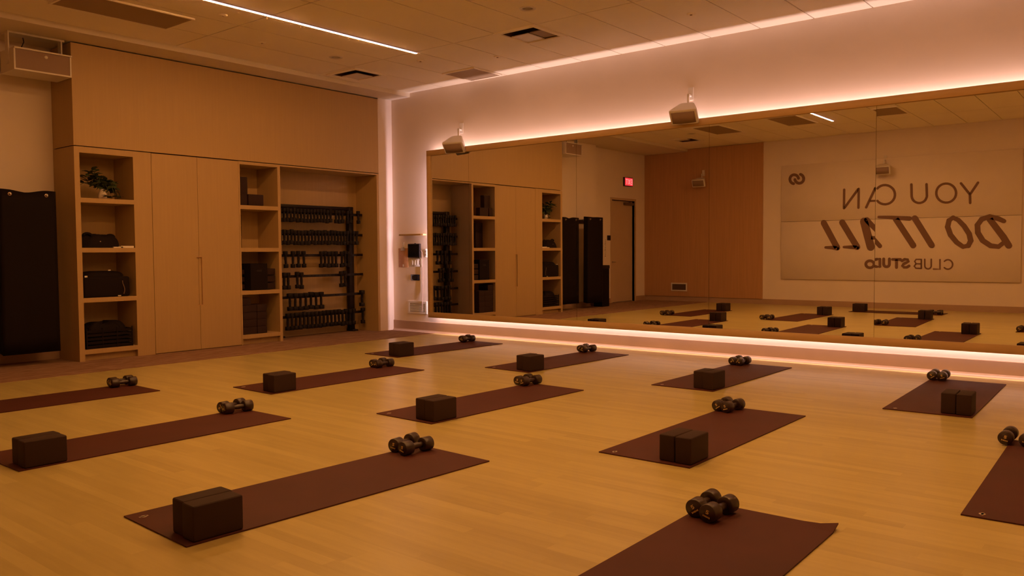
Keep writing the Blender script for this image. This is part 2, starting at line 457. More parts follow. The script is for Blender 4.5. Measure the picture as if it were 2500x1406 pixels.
# ---- ceiling fittings
def square_vent(v, label, wide=False):
    x0, x1, y0, y1 = v; cx, cy = (x0 + x1) / 2, (y0 + y1) / 2
    e = empty('ceiling_vent', (cx, cy, ZC)); tag(e, label, 'ceiling vent', 'square ceiling vents')
    hx, hy = (x1 - x0) / 2, (y1 - y0) / 2
    w_ = 0.055
    fr = MB().box(-hx, hx, -hy, -hy + w_, -0.012, 0.0).box(-hx, hx, hy - w_, hy, -0.012, 0.0).box(-hx, -hx + w_, -hy + w_, hy - w_, -0.012, 0.0).box(hx - w_, hx, -hy + w_, hy - w_, -0.012, 0.0)
    fr.build('frame', M['tile'], e)
    k = w_
    rc = MB().box(-hx + k, hx - k, -hy + k, hy - k, 0.085, 0.09)
    rc.box(-hx + k - 0.004, -hx + k, -hy + k, hy - k, 0.0, 0.09).box(hx - k, hx - k + 0.004, -hy + k, hy - k, 0.0, 0.09)
    rc.box(-hx + k, hx - k, -hy + k - 0.004, -hy + k, 0.0, 0.09).box(-hx + k, hx - k, hy - k, hy - k + 0.004, 0.0, 0.09)
    rc.build('recess', M['vent_dark'], e)
    ix, iy = hx - k, hy - k
    MB().box(-ix * 0.22, ix, (-iy if not wide else -iy * 0.25) + iy * 0.95 * (0 if wide else 1), iy, 0.0, 0.008).build('white_plate', M['white'], e)  # white flush plate over part of the dark recess
    if not wide: MB().box(-ix * 0.15, ix * 0.98, -iy * 0.98, -iy * 0.08, 0.010, 0.018).build('brown_plate', M['panel_dark'], e)  # brown plate over the other part of the opening
    return e
square_vent(VENTS[0], 'square ceiling vent nearest the middle of the long mirror')
square_vent(VENTS[1], 'square ceiling vent close to the soffit above the dumbbell rack', True)
square_vent(VENTS[2], 'square ceiling vent near the exit door, seen only in the mirror', True)
def dark_panel(x0, x1, y0, y1, label):
    e = empty('air_return', ((x0 + x1) / 2, (y0 + y1) / 2, ZC)); tag(e, label, 'air return', 'flat dark ceiling returns')
    hx, hy = (x1 - x0) / 2, (y1 - y0) / 2
    MB().box(-hx + 0.02, hx - 0.02, -hy + 0.02, hy - 0.02, -0.010, 0.0).build('perforated_face', M['panel_dark'], e)
    MB().box(-hx, hx, -hy, -hy + 0.02, -0.016, 0).box(-hx, hx, hy - 0.02, hy, -0.016, 0).box(-hx, -hx + 0.02, -hy + 0.02, hy - 0.02, -0.016, 0).box(hx - 0.02, hx, -hy + 0.02, hy - 0.02, -0.016, 0).build('frame', M['tile'], e)
dark_panel(-0.648, -0.085, -2.245, -1.685, 'square dark ceiling return touching the glowing band at the mirror wall')
dark_panel(-5.20, -4.05, -1.57, -1.01, 'long dark ceiling return above the left end of the cabinets')
dark_panel(-7.20, -6.05, -2.53, -1.95, 'long dark ceiling return in front of the wood wall panel, seen in the mirror')
dark_panel(-7.05, -5.90, -4.02, -3.465, 'long dark ceiling return beside the reflected light bar')
dark_panel(-7.05, -6.20, -5.72, -5.17, 'dark ceiling return above the lettering, reflected at the top right of the mirror')
def can(x, y, label):
    e = empty('recessed_downlight', (x, y, ZC)); tag(e, label, 'downlight', 'recessed downlights')
    MB().lathe([(0.052, 0.002), (0.052, -0.004), (0.078, -0.006), (0.084, -0.002), (0.084, 0.0)]).build('trim_ring', M['white'], e)
    MB().lathe([(0.052, 0.0), (0.045, 0.06), (0.0, 0.062)]).build('reflector', M['steel'], e)
    MB().lathe([(0.0, 0.02), (0.022, 0.022), (0.026, 0.045), (0.018, 0.06), (0.0, 0.061)], n=14).build('bulb', M['darkgrille'], e)
can(*CANS[0], 'unlit recessed downlight with white ring in the open middle of the ceiling')
can(*CANS[1], 'unlit recessed downlight nearest the cabinets')
can(*CANS[2], 'unlit recessed downlight near the wood wall panel, seen in the mirror')
def sprinkler(x, y, label):
    e = empty('sprinkler_head', (x, y, ZC)); tag(e, label, 'sprinkler', 'small ceiling sprinkler covers')
    MB().lathe([(0.0, -0.012), (0.03, -0.011), (0.042, -0.006), (0.042, 0.0)], n=18).build('cover_plate', M['tile'], e)
    MB().lathe([(0.0, -0.018), (0.012, -0.017), (0.012, -0.011)], n=12).build('pin', M['panel_dark'], e)
sprinkler(-1.334, -1.985, 'small round sprinkler cover just past the end of the light bar')
sprinkler(-0.877, -2.83, 'small round sprinkler cover nearest the mirror wall')
sprinkler(-3.939, -1.895, 'small round sprinkler cover left of the light bar')
sprinkler(-3.086, -1.279, 'small round sprinkler cover nearest the middle of the cabinets')
sprinkler(-0.97, -5.42, 'small round sprinkler cover above the middle of the mirror')

# ================================================================== CABINET WALL
ZCAB = 2.337
YI = 0.47                 # inner back of the shelves
XS = dict(l=-4.586, a0=-4.530, a1=-3.947, d0=-3.736, d1=-3.166, d2=-2.586, b1=-2.030, n0=-1.987, n1=-0.312, r=-0.274)
SHELF_Z = [1.785, 1.243, 0.695, 0.130]
def shelf_unit(x0, x1, s0, s1, top, label):
    """open shelf column between x0..x1, outer stiles to s0 and s1"""
    e = empty('shelf_unit', ((s0 + s1) / 2, YI / 2, 0)); tag(e, label, 'shelf unit')
    c = lambda o: loc_child(o, e)
    c(MB().box(s0, x0, 0, YB - 0.002, 0.004, ZCAB).build('side_panel', M['veneer']))
    c(MB().box(x1, s1, 0, YB - 0.002, 0.004, ZCAB).build('side_panel', M['veneer']))
    c(MB().box(x0, x1, YI, YB - 0.002, 0.02, top).build('back_panel', M['veneer']))
    c(MB().box(x0, x1, 0, YB - 0.002, top, ZCAB).build('top_rail', M['veneer']))
    for z in SHELF_Z:
        c(MB().box(x0, x1, 0, YI, z - 0.050, z).build('shelf', M['veneer']))
    c(MB().box(x0, x1, 0.06, 0.08, 0.004, SHELF_Z[-1] - 0.05).build('kick_board', M['veneer']))
    return e
shelf_unit(XS['a0'], XS['a1'], XS['l'], XS['d0'] - 0.002, 2.272, 'open oak shelf column at the left end of the cabinets, holding the plant')
shelf_unit(XS['d2'], XS['b1'], XS['d2'] - 0.02, XS['n0'] - 0.001, 2.300, 'open oak shelf column between the tall doors and the dumbbell rack')
# tall two-door cabinet
e = empty('cabinet', ((XS['d0'] + XS['d2']) / 2, 0.25, 0)); tag(e, 'tall oak cabinet with two plain doors and a recessed grip', 'cabinet')
c = lambda o: loc_child(o, e)
c(MB().box(XS['d0'], XS['d2'] - 0.022, 0.024, YB - 0.002, 0.004, ZCAB).build('carcass', M['veneer_dark']))
GX0, GX1, GZ0, GZ1 = -3.20, -3.128, 0.55, 1.13
dl = MB().box(XS['d0'] + 0.003, GX0, 0, 0.022, 0.012, ZCAB - 0.004)
dl.box(GX0, XS['d1'] - 0.002, 0, 0.022, 0.012, GZ0).box(GX0, XS['d1'] - 0.002, 0, 0.022, GZ1, ZCAB - 0.004).box(GX0, XS['d1'] - 0.002, 0.016, 0.022, GZ0, GZ1)
dL = c(dl.build('door', M['veneer']))
dr = MB().box(GX1, XS['d2'] - 0.023, 0, 0.022, 0.012, ZCAB - 0.004)
dr.box(XS['d1'] + 0.002, GX1, 0, 0.022, 0.012, GZ0).box(XS['d1'] + 0.002, GX1, 0, 0.022, GZ1, ZCAB - 0.004).box(XS['d1'] + 0.002, GX1, 0.016, 0.022, GZ0, GZ1)
dR = c(dr.build('door', M['veneer']))
gm = MB()
for a, b in (((GX0, GZ0), (GX1, GZ0)), ((GX0, GZ1), (GX1, GZ1)), ((GX1, GZ0), (GX1, GZ1))):
    gm.cyl((a[0], 0.003, a[1]), (b[0], 0.003, b[1]), 0.004, n=8)
g = gm.build('grip_edge', M['veneer_dark']); g.parent = e; g.matrix_parent_inverse = Matrix.Translation(-Vector(e.location))
# open niche for the rack
e = empty('rack_niche', ((XS['n0'] + XS['n1']) / 2, 0.25, 0)); tag(e, 'wide oak niche around the dumbbell rack', 'niche')
c = lambda o: loc_child(o, e)
NT = 2.318
c(MB().box(XS['n1'], XS['r'], 0, YB - 0.002, 0.004, ZCAB).build('side_panel', M['veneer']))
c(MB().box(XS['n0'], XS['n1'], 0.475, YB - 0.002, 0.004, NT).build('back_panel', M['veneer']))
c(MB().box(XS['n0'], XS['n1'], 0, YB - 0.002, NT, ZCAB).build('top_rail', M['veneer']))
c(MB().box(XS['n0'], XS['n1'], 0.455, 0.475, 0.004, 0.09).build('kick_board', M['veneer']))
# fascia above
e = empty('upper_fascia', ((XS['l'] + XS['r']) / 2, 0.25, ZCAB)); tag(e, 'plain oak fascia filling the wall above the cabinets', 'fascia')
c = lambda o: loc_child(o, e)
c(MB().box(XS['l'], XS['r'] , 0, 0.022, ZCAB + 0.010, 3.436).build('front_panel', M['veneer']))
c(MB().box(XS['l'], XS['l'] + 0.022, 0.022, YB - 0.002, ZCAB + 0.010, 3.436).build('end_panel', M['veneer']))
c(MB().box(XS['l'] + 0.03, XS['r'] - 0.001, 0.03, YB - 0.002, ZCAB, 3.436).build('core', M['plenum']))

# ---- yoga blocks
BL, BH, BT = 0.222, 0.146, 0.0945
bmesh_block = MB().box(-BL / 2, BL / 2, -BT / 2, BT / 2, 0, BH).build('yoga_block', M['block'], bevel=0.010, segs=3)
block_me = bmesh_block.data
bpy.data.objects.remove(bmesh_block)
def block(x, y, z, rz, label, group, rx=0.0, ry=0.0):
    o = bpy.data.objects.new('yoga_block', block_me); col.objects.link(o)
    o.location = (x, y, z); o.rotation_euler = (rx, ry, rz)
    return tag(o, label, 'yoga block', group)
def flat_block(x, y, z, along_x, label, group):
    """lying on its wide face: thickness upward; x, y is the centre, z the underside"""
    o = block(0, 0, 0, 0, label, group)
    o.rotation_euler = Euler((R(90), 0, 0 if along_x else R(90)))
    off = Vector((0, BH / 2, 0)) if along_x else Vector((-BH / 2, 0, 0))
    o.location = Vector((x, y, z + BT / 2)) + off
    return o
ordn = ['bottom', 'second', 'third', 'top']
G1 = 'spare blocks on the cabinet shelves'
zt = SHELF_Z[0]
block(-2.515, 0.14, zt, R(90), 'black yoga block under the upright one on the top shelf', G1)
o = block(-2.515, 0.14, zt + BH, 0, 'black yoga block standing upright at the top of the top shelf', G1)
o.rotation_euler = Euler((0, R(90), 0)); o.location = (-2.515 - BH / 2 + 0.025, 0.14, zt + BH + BL / 2)
block(-2.338, 0.075, zt, 0, 'black yoga block lying low beside the upright one on the top shelf', G1)
for k in range(3): block(-2.490, 0.33, SHELF_Z[1] + k * BH, R(90) if 0 else 0, '%s black yoga block of the tall stack hidden at the back of the second shelf' % ['bottom', 'middle', 'top'][k], G1).scale = (0.85, 1, 1)
for k in range(3): flat_block(-2.525, 0.26, SHELF_Z[2] + k * BT, False, '%s black yoga block left of the black bin on the third shelf' % ['bottom', 'middle', 'top'][k], G1).scale = (1, 0.62, 1)
for k in range(3): flat_block(-2.130, 0.16, SHELF_Z[2] + k * BT, False, '%s black yoga block right of the black bin on the third shelf' % ['bottom', 'middle', 'top'][k], G1).scale = (1, 0.86, 1)
for k in range(4):
    flat_block(-2.462, 0.115, SHELF_Z[3] + k * BT, True, '%s black yoga block, broad side out, in the lowest shelf stack by the doors' % ordn[k], G1)
    flat_block(-2.275, 0.15, SHELF_Z[3] + k * BT, False, '%s black yoga block, end out, in the lowest shelf stack by the doors' % ordn[k], G1)
flat_block(-2.508, 0.15, SHELF_Z[3] + 4 * BT, False, 'single black yoga block lying on top of the lowest shelf stack', G1)
# black fabric bin on third shelf
e = empty('storage_bin', (-2.322, 0.16, SHELF_Z[2])); tag(e, 'square black fabric bin on the third shelf beside the rack', 'storage bin')
b_ = MB().box(-0.125, 0.125, -0.14, -0.13, 0, 0.345).box(-0.125, 0.125, 0.13, 0.14, 0, 0.345).box(-0.125, -0.115, -0.13, 0.13, 0, 0.345).box(0.115, 0.125, -0.13, 0.13, 0, 0.345).box(-0.115, 0.115, -0.13, 0.13, 0, 0.01)
b_.build('body', M['black'], e)
MB().box(-0.04, 0.04, -0.145, -0.14, 0.24, 0.265).build('pull_tab', M['rack'], e)

# ---- plant
def lumpy(name, sx, sy, sz, m_, parent, seed, amp=0.16, res=14, loc=(0, 0, 0)):
    rnd = random.Random(seed)
    ph = [(rnd.uniform(5, 13), rnd.uniform(5, 13), rnd.uniform(0, 6), rnd.uniform(0.3, 1)) for _ in range(7)]
    mb_ = MB(); v = []; f = []
    n, k = res * 2, res
    for i in range(k + 1):
        th = math.pi * 0.5 * (1 - i / k)
        for j in range(n):
            a = 2 * math.pi * j / n
            ca, sa = math.cos(a), math.sin(a)
            e_ = 0.45
            x = math.copysign(abs(ca) ** e_, ca); y = math.copysign(abs(sa) ** e_, sa)
            rr = math.cos(th) ** 0.35 if i else 0.0
            h = math.sin(th)
            d = sum(wgt * math.sin(p * x + q * y + c0) for p, q, c0, wgt in ph) / 7
            v.append((x * rr * sx * (1 + amp * d * 0.5), y * rr * sy * (1 + amp * d * 0.5), max(0, (h * 0.9 + amp * d * 1.6 * (h > 0.2)) * sz)))
    for i in range(k):
        for j in range(n):
            f.append((i * n + j, i * n + (j + 1) % n, (i + 1) * n + (j + 1) % n, (i + 1) * n + j))
    mb_.add(v, f, True)
    return mb_.build(name, m_, parent, loc)
pl = empty('potted_plant', (-4.235, 0.14, SHELF_Z[0])); tag(pl, 'trailing green plant in a small white vase on the top left shelf', 'plant')
MB().lathe([(0.0, 0.0), (0.042, 0.0), (0.047, 0.03), (0.040, 0.075), (0.028, 0.105), (0.032, 0.115), (0.026, 0.113), (0.0, 0.09)]).build('vase', M['ceramic'], pl)
leaf_mb = MB()
LV = [(0, 0, 0), (0.018, 0.018, 0.004), (0.024, 0.040, 0.002), (0.0, 0.075, -0.012), (-0.024, 0.040, 0.002), (-0.018, 0.018, 0.004), (0, 0.035, -0.004)]
leaf_mb.add(LV, [(0, 1, 6), (1, 2, 6), (2, 3, 6), (3, 4, 6), (4, 5, 6), (5, 0, 6)], True)
proto = leaf_mb.build('leaf', M['leaf'], pl); leaf_me = proto.data; bpy.data.objects.remove(proto)
rnd = random.Random(3)
stem = MB()
vines = []
rise = [0.42, 0.22, 0.34, 0.5]
for k in range(13):
    a = k / 13 * 2 * math.pi + rnd.uniform(-0.2, 0.2)
    ln = rnd.uniform(0.13, 0.25)
    pts = []
    for s in range(6):
        t = s / 5
        x = math.cos(a) * ln * t * 1.05; y = math.sin(a) * 0.10 * t
        z = 0.11 + rise[k % 4] * t - (rise[k % 4] + 0.06) * t * t * (0.55 if x < 0 else 1.05)
        x = max(-0.265, min(0.26, x)); z = max(0.025, z)
        pts.append(Vector((x, y, z)))
    vines.append(pts); stem.tube(pts, 0.003, 6)
stem.build('stem', M['leaf'], pl)
for pts in vines:
    for s in range(1, 6):
        for q in range(3):
            o = bpy.data.objects.new('leaf', leaf_me); col.objects.link(o); o.parent = pl
            p = pts[s]
            o.location = (max(-0.25, min(0.25, p.x)), max(-0.10, min(0.25, p.y)), max(p.z, 0.03))
            o.rotation_euler = (rnd.uniform(-0.6, 0.8), rnd.uniform(-0.6, 0.6), rnd.uniform(0, 6.28))
            s_ = rnd.uniform(0.85, 1.3); o.scale = (s_, s_, s_)
            if not p.z > 0.06: o.rotation_euler = (rnd.uniform(0.0, 0.4), rnd.uniform(-0.3, 0.3), rnd.uniform(0, 6.28))

# ---- left column contents
e = empty('strap_pile', (-4.30, 0.18, SHELF_Z[1])); tag(e, 'pile of black exercise straps on the second left shelf', 'exercise gear')
lumpy('straps', 0.215, 0.15, 0.155, M['black'], e, 5, 0.22)
for cx_, cz_ in ((-0.12, 0.135), (0.13, 0.12)):
    MB().tube([(cx_ + 0.045 * math.cos(t), -0.06, cz_ + 0.026 * math.sin(t)) for t in [i * math.pi / 6 for i in range(7)]], 0.014, 8).build('handle_loop', M['black'], e)
MB().lathe([(0.0, -0.004), (0.007, -0.003), (0.007, 0.0)], (-0.02, -0.150, 0.07), 'y', 10).build('buckle', M['gold'], e)
for x, wd, nm, lb in ((-4.112, 0.10, 'booklet', 'cream booklet lying left of the white one on the second left shelf'), (-4.020, 0.145, 'booklet', 'white booklet lying at the right of the second left shelf')):
    hh = 0.012 if wd < 0.12 else 0.022
    xx = x if wd < 0.12 else -4.030
    tag(MB().box(-wd / 2, wd / 2, -0.09, 0.09, 0, hh).build('booklet', M['paper'], None, (xx - (0.02 if wd < 0.12 else 0), 0.10 - (0.19 * 0), SHELF_Z[1])), lb, 'booklet', 'booklets on the second left shelf')
e = empty('gear_bag', (-4.255, 0.20, SHELF_Z[2])); tag(e, 'boxy black gear bag filling the third left shelf', 'bag')
MB().box(-0.255, 0.255, -0.17, 0.17, 0, 0.225).build('body', M['black'], e, bevel=0.03, segs=3)
lumpy('stuffing', 0.22, 0.15, 0.075, M['black'], e, 8, 0.2, loc=(0, 0, 0.215))
MB().tube([(0.175 + 0.012 * math.sin(i), -0.176, 0.03 + 0.03 * i) for i in range(6)], 0.006, 6).build('strap', M['darkgrille'], e)
tg = MB().box(-0.235, -0.205, -0.15, -0.148, 0.225, 0.242).box(0.08, 0.108, -0.02, -0.018, 0.285, 0.300).box(0.11, 0.145, -0.176, -0.174, 0.006, 0.016)
tg.build('tag', M['paper'], e)
e = empty('gear_basket', (-4.245, 0.20, SHELF_Z[3])); tag(e, 'black basket heaped with dark bands on the lowest left shelf', 'basket')
bk = MB()
for s in range(5):
    bk.box(-0.255, 0.255, -0.175, -0.167, 0.01 + s * 0.042, 0.036 + s * 0.042).box(-0.255, 0.255, 0.167, 0.175, 0.01 + s * 0.042, 0.036 + s * 0.042)
    bk.box(-0.255, -0.247, -0.167, 0.167, 0.01 + s * 0.042, 0.036 + s * 0.042).box(0.247, 0.255, -0.167, 0.167, 0.01 + s * 0.042, 0.036 + s * 0.042)
for x in (-0.25, -0.08, 0.08, 0.25): bk.box(x - 0.006, x + 0.006, -0.178, -0.17, 0, 0.225)
bk.box(-0.25, 0.25, -0.17, 0.17, 0, 0.01)
bk.build('basket', M['black'], e)
lumpy('bands', 0.235, 0.155, 0.285, M['black'], e, 11, 0.2, loc=(0, 0, 0.012))

# ================================================================== DUMBBELLS
def head_mesh(name, r, w, marks=False):
    pr = [(0.0, -w / 2), (r * 0.62, -w / 2), (r * 0.66, -w / 2 + 0.002), (r * 0.94, -w / 2 + 0.001), (r, -w / 2 + 0.004), (r, w / 2 - 0.004), (r * 0.94, w / 2 - 0.001), (r * 0.5, w / 2), (0.0, w / 2)]
    return MB().lathe(pr, axis='x', n=28 if r > 0.038 else 20)
def make_dumbbell(r, w, length, m_, marks):
    e = empty('dumbbell')
    xo = length / 2 - w / 2
    h1_ = head_mesh('head', r, w).build('head', m_, e, (-xo, 0, 0))
    h2_ = head_mesh('head', r, w).build('head', m_, e, (xo, 0, 0)); h2_.rotation_euler = (0, 0, math.pi)
    gx = xo - w / 2
    MB().lathe([(0.0165, -gx - 0.004), (0.016, -gx * 0.8), (0.0185, 0.0), (0.016, gx * 0.8), (0.0165, gx + 0.004)], axis='x', n=14).build('handle', m_, e)
    if marks:
        for hh in (h1_, h2_):
            mk = MB()
            to = lambda u, v, h: (-w / 2 - 0.0012 - h, -u, v)
            s = r * 0.62
            five = [(-0.22, 0.62), (0.16, 0.62), (0.20, 0.36), (0.02, 0.40), (-0.16, 0.30), (-0.20, 0.14), (-0.04, 0.04), (0.20, 0.08)]
            ribbon(mk, [(-u * s, v * s, 0.09 * r) for u, v in five], to, 0.0008)
            for i in range(7):
                u = -0.62 + i * 0.2067; t = 0.16 if i % 3 else 0.22
                ribbon(mk, [(u * s, (-0.52 - t * 0.5) * s, 0.075 * r), (u * s, (-0.52 + t * 0.5) * s, 0.075 * r)], to, 0.0008)
            mk.build('weight_mark', M['mark'], hh)
    return e
DB_R, DB_L = 0.0398, 0.214
db0 = make_dumbbell(DB_R, 0.066, DB_L, M['iron'], True)
db_used = [False]
def place_db(x, y, z, rz, roll, label, group):
    o = db0 if not db_used[0] else copy_tree(db0)
    db_used[0] = True
    o.location = (x, y, z); o.rotation_euler = (roll, 0, rz)
    return tag(o, label, 'dumbbell', group)

# ---- rack
rk = empty('dumbbell_rack', (-1.13, 0.36, 0.004)); tag(rk, 'black steel dumbbell rack standing in the oak niche', 'rack')
c = lambda o: loc_child(o, rk)
RY = 0.385
for x in (-1.79, -0.50):
    c(MB().box(x - 0.045, x + 0.045, RY - 0.02, RY + 0.05, 0.004, 1.855).build('post', M['rack'], bevel=0.004, segs=1))
    c(MB().box(x - 0.05, x + 0.05, 0.30, 0.45, 0.004, 0.03).build('foot', M['rack'], bevel=0.004, segs=1))
c(MB().box(-1.745, -0.545, RY - 0.012, RY + 0.04, 1.80, 1.85).build('top_beam', M['rack'], bevel=0.004, segs=1))
RAIL_Z = [1.748, 1.448, 1.152, 0.862, 0.572, 0.300]
for z in RAIL_Z:
    rl = MB().box(-1.965, -0.335, RY - 0.075, RY - 0.060, z - 0.030, z + 0.006)
    rl.box(-1.965, -0.335, RY - 0.060, RY - 0.020, z - 0.030, z - 0.022)
    for i in range(27):
        x = -1.93 + i * 0.0595
        rl.box(x - 0.003, x + 0.003, RY - 0.081, RY - 0.060, z - 0.012, z - 0.004)
    c(rl.build('rail', M['rack']))
def seq(a, b, s):
    out = []; x = a
    while x <= b + 1e-6: out.append(x); x += s
    return out
ROWS = [
    (seq(-1.86, -0.955, 0.0565) + [-0.855, -0.798, -0.74] + [-0.640, -0.583] + [-0.44], 0.190, 0.0285, 'top'),
    (seq(-1.86, -0.47, 0.0575), 0.205, 0.0290, 'second'),
    ([-1.735, -1.615, -1.525, -1.435] + seq(-1.135, -0.86, 0.066) + [-0.765, -0.702, -0.64], 0.232, 0.0325, 'third'),
    ([-1.765, -1.70] + [-1.55, -1.482] + [-0.782, -0.714], 0.232, 0.0335, 'fourth'),
    (seq(-1.685, -1.10, 0.088) + [-0.405], 0.240, 0.0425, 'fifth'),
    (seq(-1.72, -0.55, 0.068) + [-0.385], 0.235, 0.0340, 'lowest'),
]
NUM = ['first', 'second', 'third', 'fourth', 'fifth', 'sixth', 'seventh', 'eighth', 'ninth', 'tenth', 'eleventh', 'twelfth', 'thirteenth', 'fourteenth', 'fifteenth', 'sixteenth', 'seventeenth', 'eighteenth', 'nineteenth', 'twentieth', 'twenty-first', 'twenty-second', 'twenty-third', 'twenty-fourth', 'twenty-fifth', 'twenty-sixth', 'twenty-seventh']
rnd = random.Random(12)
for (xs, ln, hr, rn), z in zip(ROWS, RAIL_Z):
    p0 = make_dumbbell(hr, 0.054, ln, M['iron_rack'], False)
    for i, x in enumerate(xs):
        o = p0 if i == 0 else copy_tree(p0)
        zc = z + 0.045 - ln / 2
        o.location = (x, RY - 0.083 - hr, zc + rnd.uniform(-0.006, 0.008))
        o.rotation_euler = (rnd.uniform(-0.02, 0.02), R(90) + rnd.uniform(-0.05, 0.05), 0)
        tag(o, 'black dumbbell hanging upright, %s from the left on the %s rack rail' % (NUM[i], rn), 'dumbbell', 'dumbbells on the %s rail of the rack' % rn)

# ================================================================== HANGING MATS
def hang_mat(x0, x1, y, z0, z1, sag, grommets, label, group):
    e = empty('hanging_mat', ((x0 + x1) / 2, y, z0)); tag(e, label, 'hanging mat', group)
    hw = (x1 - x0) / 2; H = z1 - z0
    n, k = 16, 10; v = []; f = []
    for s_ in (0, 1):
        for j in range(k + 1):
            for i in range(n + 1):
                u = i / n * 2 - 1; t = j / k
                top = H - sag * (0.5 + 0.5 * math.cos(u * math.pi * 1.25)) * (0.6 if abs(u) > 0.8 else 1)
                z = t * top
                bow = 0.006 * math.sin(u * 3.1) * (1 - t) + 0.004 * math.cos(3 * t)
                v.append((u * hw * (1 + 0.025 * (1 - t)), bow + (0.0 if s_ == 0 else 0.013), z))
    m_ = (n + 1) * (k + 1)
    for j in range(k):
        for i in range(n):
            a = j * (n + 1) + i
            f.append((a, a + 1, a + n + 2, a + n + 1)); f.append((m_ + a + 1, m_ + a, m_ + a + n + 1, m_ + a + n + 2))
    ring = [i for i in range(n + 1)] + [j * (n + 1) + n for j in range(1, k + 1)] + [k * (n + 1) + i for i in range(n - 1, -1, -1)] + [j * (n + 1) for j in range(k - 1, 0, -1)]
    for a, b in zip(ring, ring[1:] + ring[:1]): f.append((b, a, m_ + a, m_ + b))
    MB().add(v, f, True).build('sheet', M['black_hang'], e)
    if grommets:
        for u in (-0.64, 0.66):
            MB().lathe([(0.011, -0.004), (0.019, -0.005), (0.019, 0.0)], (u * hw, 0, H - 0.048), 'y', 14).build('grommet', M['gold'], e)
    return e
Gm = 'mats hanging on the pegs'
posn = ['front', 'second', 'third', 'fourth', 'rearmost']
for b_i, (x0, x1, z0, z1) in enumerate(((-5.285, -4.745, 0.135, 1.845), (-6.165, -5.60, 0.115, 1.875))):
    for k in range(5):
        hang_mat(x0, x1, 0.10 + k * 0.021, z0 + 0.004 * k, z1 + 0.002 * k, 0.028 if b_i == 0 else 0.006, True,
                 ('%s black mat hanging from pegs right beside the cabinet' if b_i == 0 else '%s black mat of the hanging bunch nearer the exit door') % posn[k], Gm)
pr_ = empty('peg_rail', (-5.45, YB, 1.80)); tag(pr_, 'dark peg rail on the wall carrying the hanging mats', 'peg rail')
c = lambda o: loc_child(o, pr_)
c(MB().box(-6.25, -4.70, YB - 0.02, YB, 1.76, 1.84).build('board', M['rack']))
for x0, x1, z1 in ((-5.285, -4.745, 1.845), (-6.165, -5.60, 1.875)):
    xm, hw = (x0 + x1) / 2, (x1 - x0) / 2
    for u in (-0.64, 0.66):
        c(MB().cyl((xm + u * hw, YB - 0.02, z1 - 0.048), (xm + u * hw, 0.075, z1 - 0.043), 0.009, n=10).build('peg', M['steel']))
e = empty('waste_bin', (-6.42, 0.30, 0.004)); tag(e, 'tall narrow black waste bin between hanging mats and exit door', 'bin')
MB().box(-0.14, 0.14, -0.11, 0.11, 0, 0.80).build('body', M['black_hang'], e, bevel=0.012)
MB().box(-0.147, 0.147, -0.117, 0.117, 0.80, 0.875).build('lid', M['rack'], e, bevel=0.012)

# ================================================================== SPEAKERS
def speaker(loc, rz, tilt, label, wall_dx):
    """loc: bracket foot on the wall; front looks along local -y after rotation"""
    e = empty('wall_speaker', loc, rz); tag(e, label, 'speaker', 'white wall speakers')
    MB().box(-0.03, 0.03, -0.012, 0.0, -0.02, 0.12).build('wall_plate', M['white'], e)
    MB().box(-0.012, 0.012, -0.09, -0.012, 0.015, 0.035).box(-0.012, 0.012, -0.10, -0.08, -0.09, 0.035).build('bracket_arm', M['white'], e, bevel=0.002, segs=1)
    fw, bw, dp, hh = 0.155, 0.085, 0.20, 0.088
    pts = [(-fw, -dp), (fw, -dp), (fw + 0.004, -dp + 0.03), (bw, -0.02), (bw * 0.7, 0.0), (-bw * 0.7, 0.0), (-bw, -0.02), (-fw - 0.004, -dp + 0.03)]
    front = []
    n = len(pts)
    v = [(x, y, -hh) for x, y in pts] + [(x, y, hh) for x, y in pts]
    body = MB().add(v, [tuple(reversed(range(n))), tuple(range(n, 2 * n))] + [(i, (i + 1) % n, n + (i + 1) % n, n + i) for i in range(n)])
    b = body.build('cabinet', M['white'], e, bevel=0.018, segs=3)
    g_ = MB(); k = 10; gv = []; gf = []
    for i in range(k + 1):
        u = i / k * 2 - 1
        yy = -dp - 0.003 - 0.012 * (1 - u * u)
        gv += [(u * (fw - 0.022), yy, -hh + 0.024), (u * (fw - 0.022), yy, hh - 0.024), (u * (fw - 0.022), -dp + 0.004, -hh + 0.024), (u * (fw - 0.022), -dp + 0.004, hh - 0.024)]
    for i in range(k):
        a = 4 * i
        gf += [(a, a + 4, a + 5, a + 1), (a, a + 2, a + 6, a + 4), (a + 1, a + 5, a + 7, a + 3)]
    gf += [(0, 1, 3, 2), (4 * k, 4 * k + 2, 4 * k + 3, 4 * k + 1)]
    g_.add(gv, gf, True)
    g = g_.build('grille', M['grille'], b)
    b.location = (0, -0.085, -0.135); b.rotation_euler = (R(tilt), 0, 0)
    return e
# local -y must point into the room: mirror wall -> -x, i.e. rotate by -90 deg; lettered wall -> +x
speaker((0, -1.43, 2.845), R(-90 + 14), 36, 'white speaker mounted over the left end of the mirror', 1)
speaker((0, -4.93, 2.875), R(-90 + 8), 34, 'white speaker mounted over the middle of the mirror', 1)
speaker((XW + 0.03, -0.80, 2.88), R(90), 18, 'white speaker on the wood wall panel, seen in the mirror', 1)
speaker((XW, -4.87, 2.90), R(90), 18, 'white speaker above the lettering, seen in the mirror', 1)

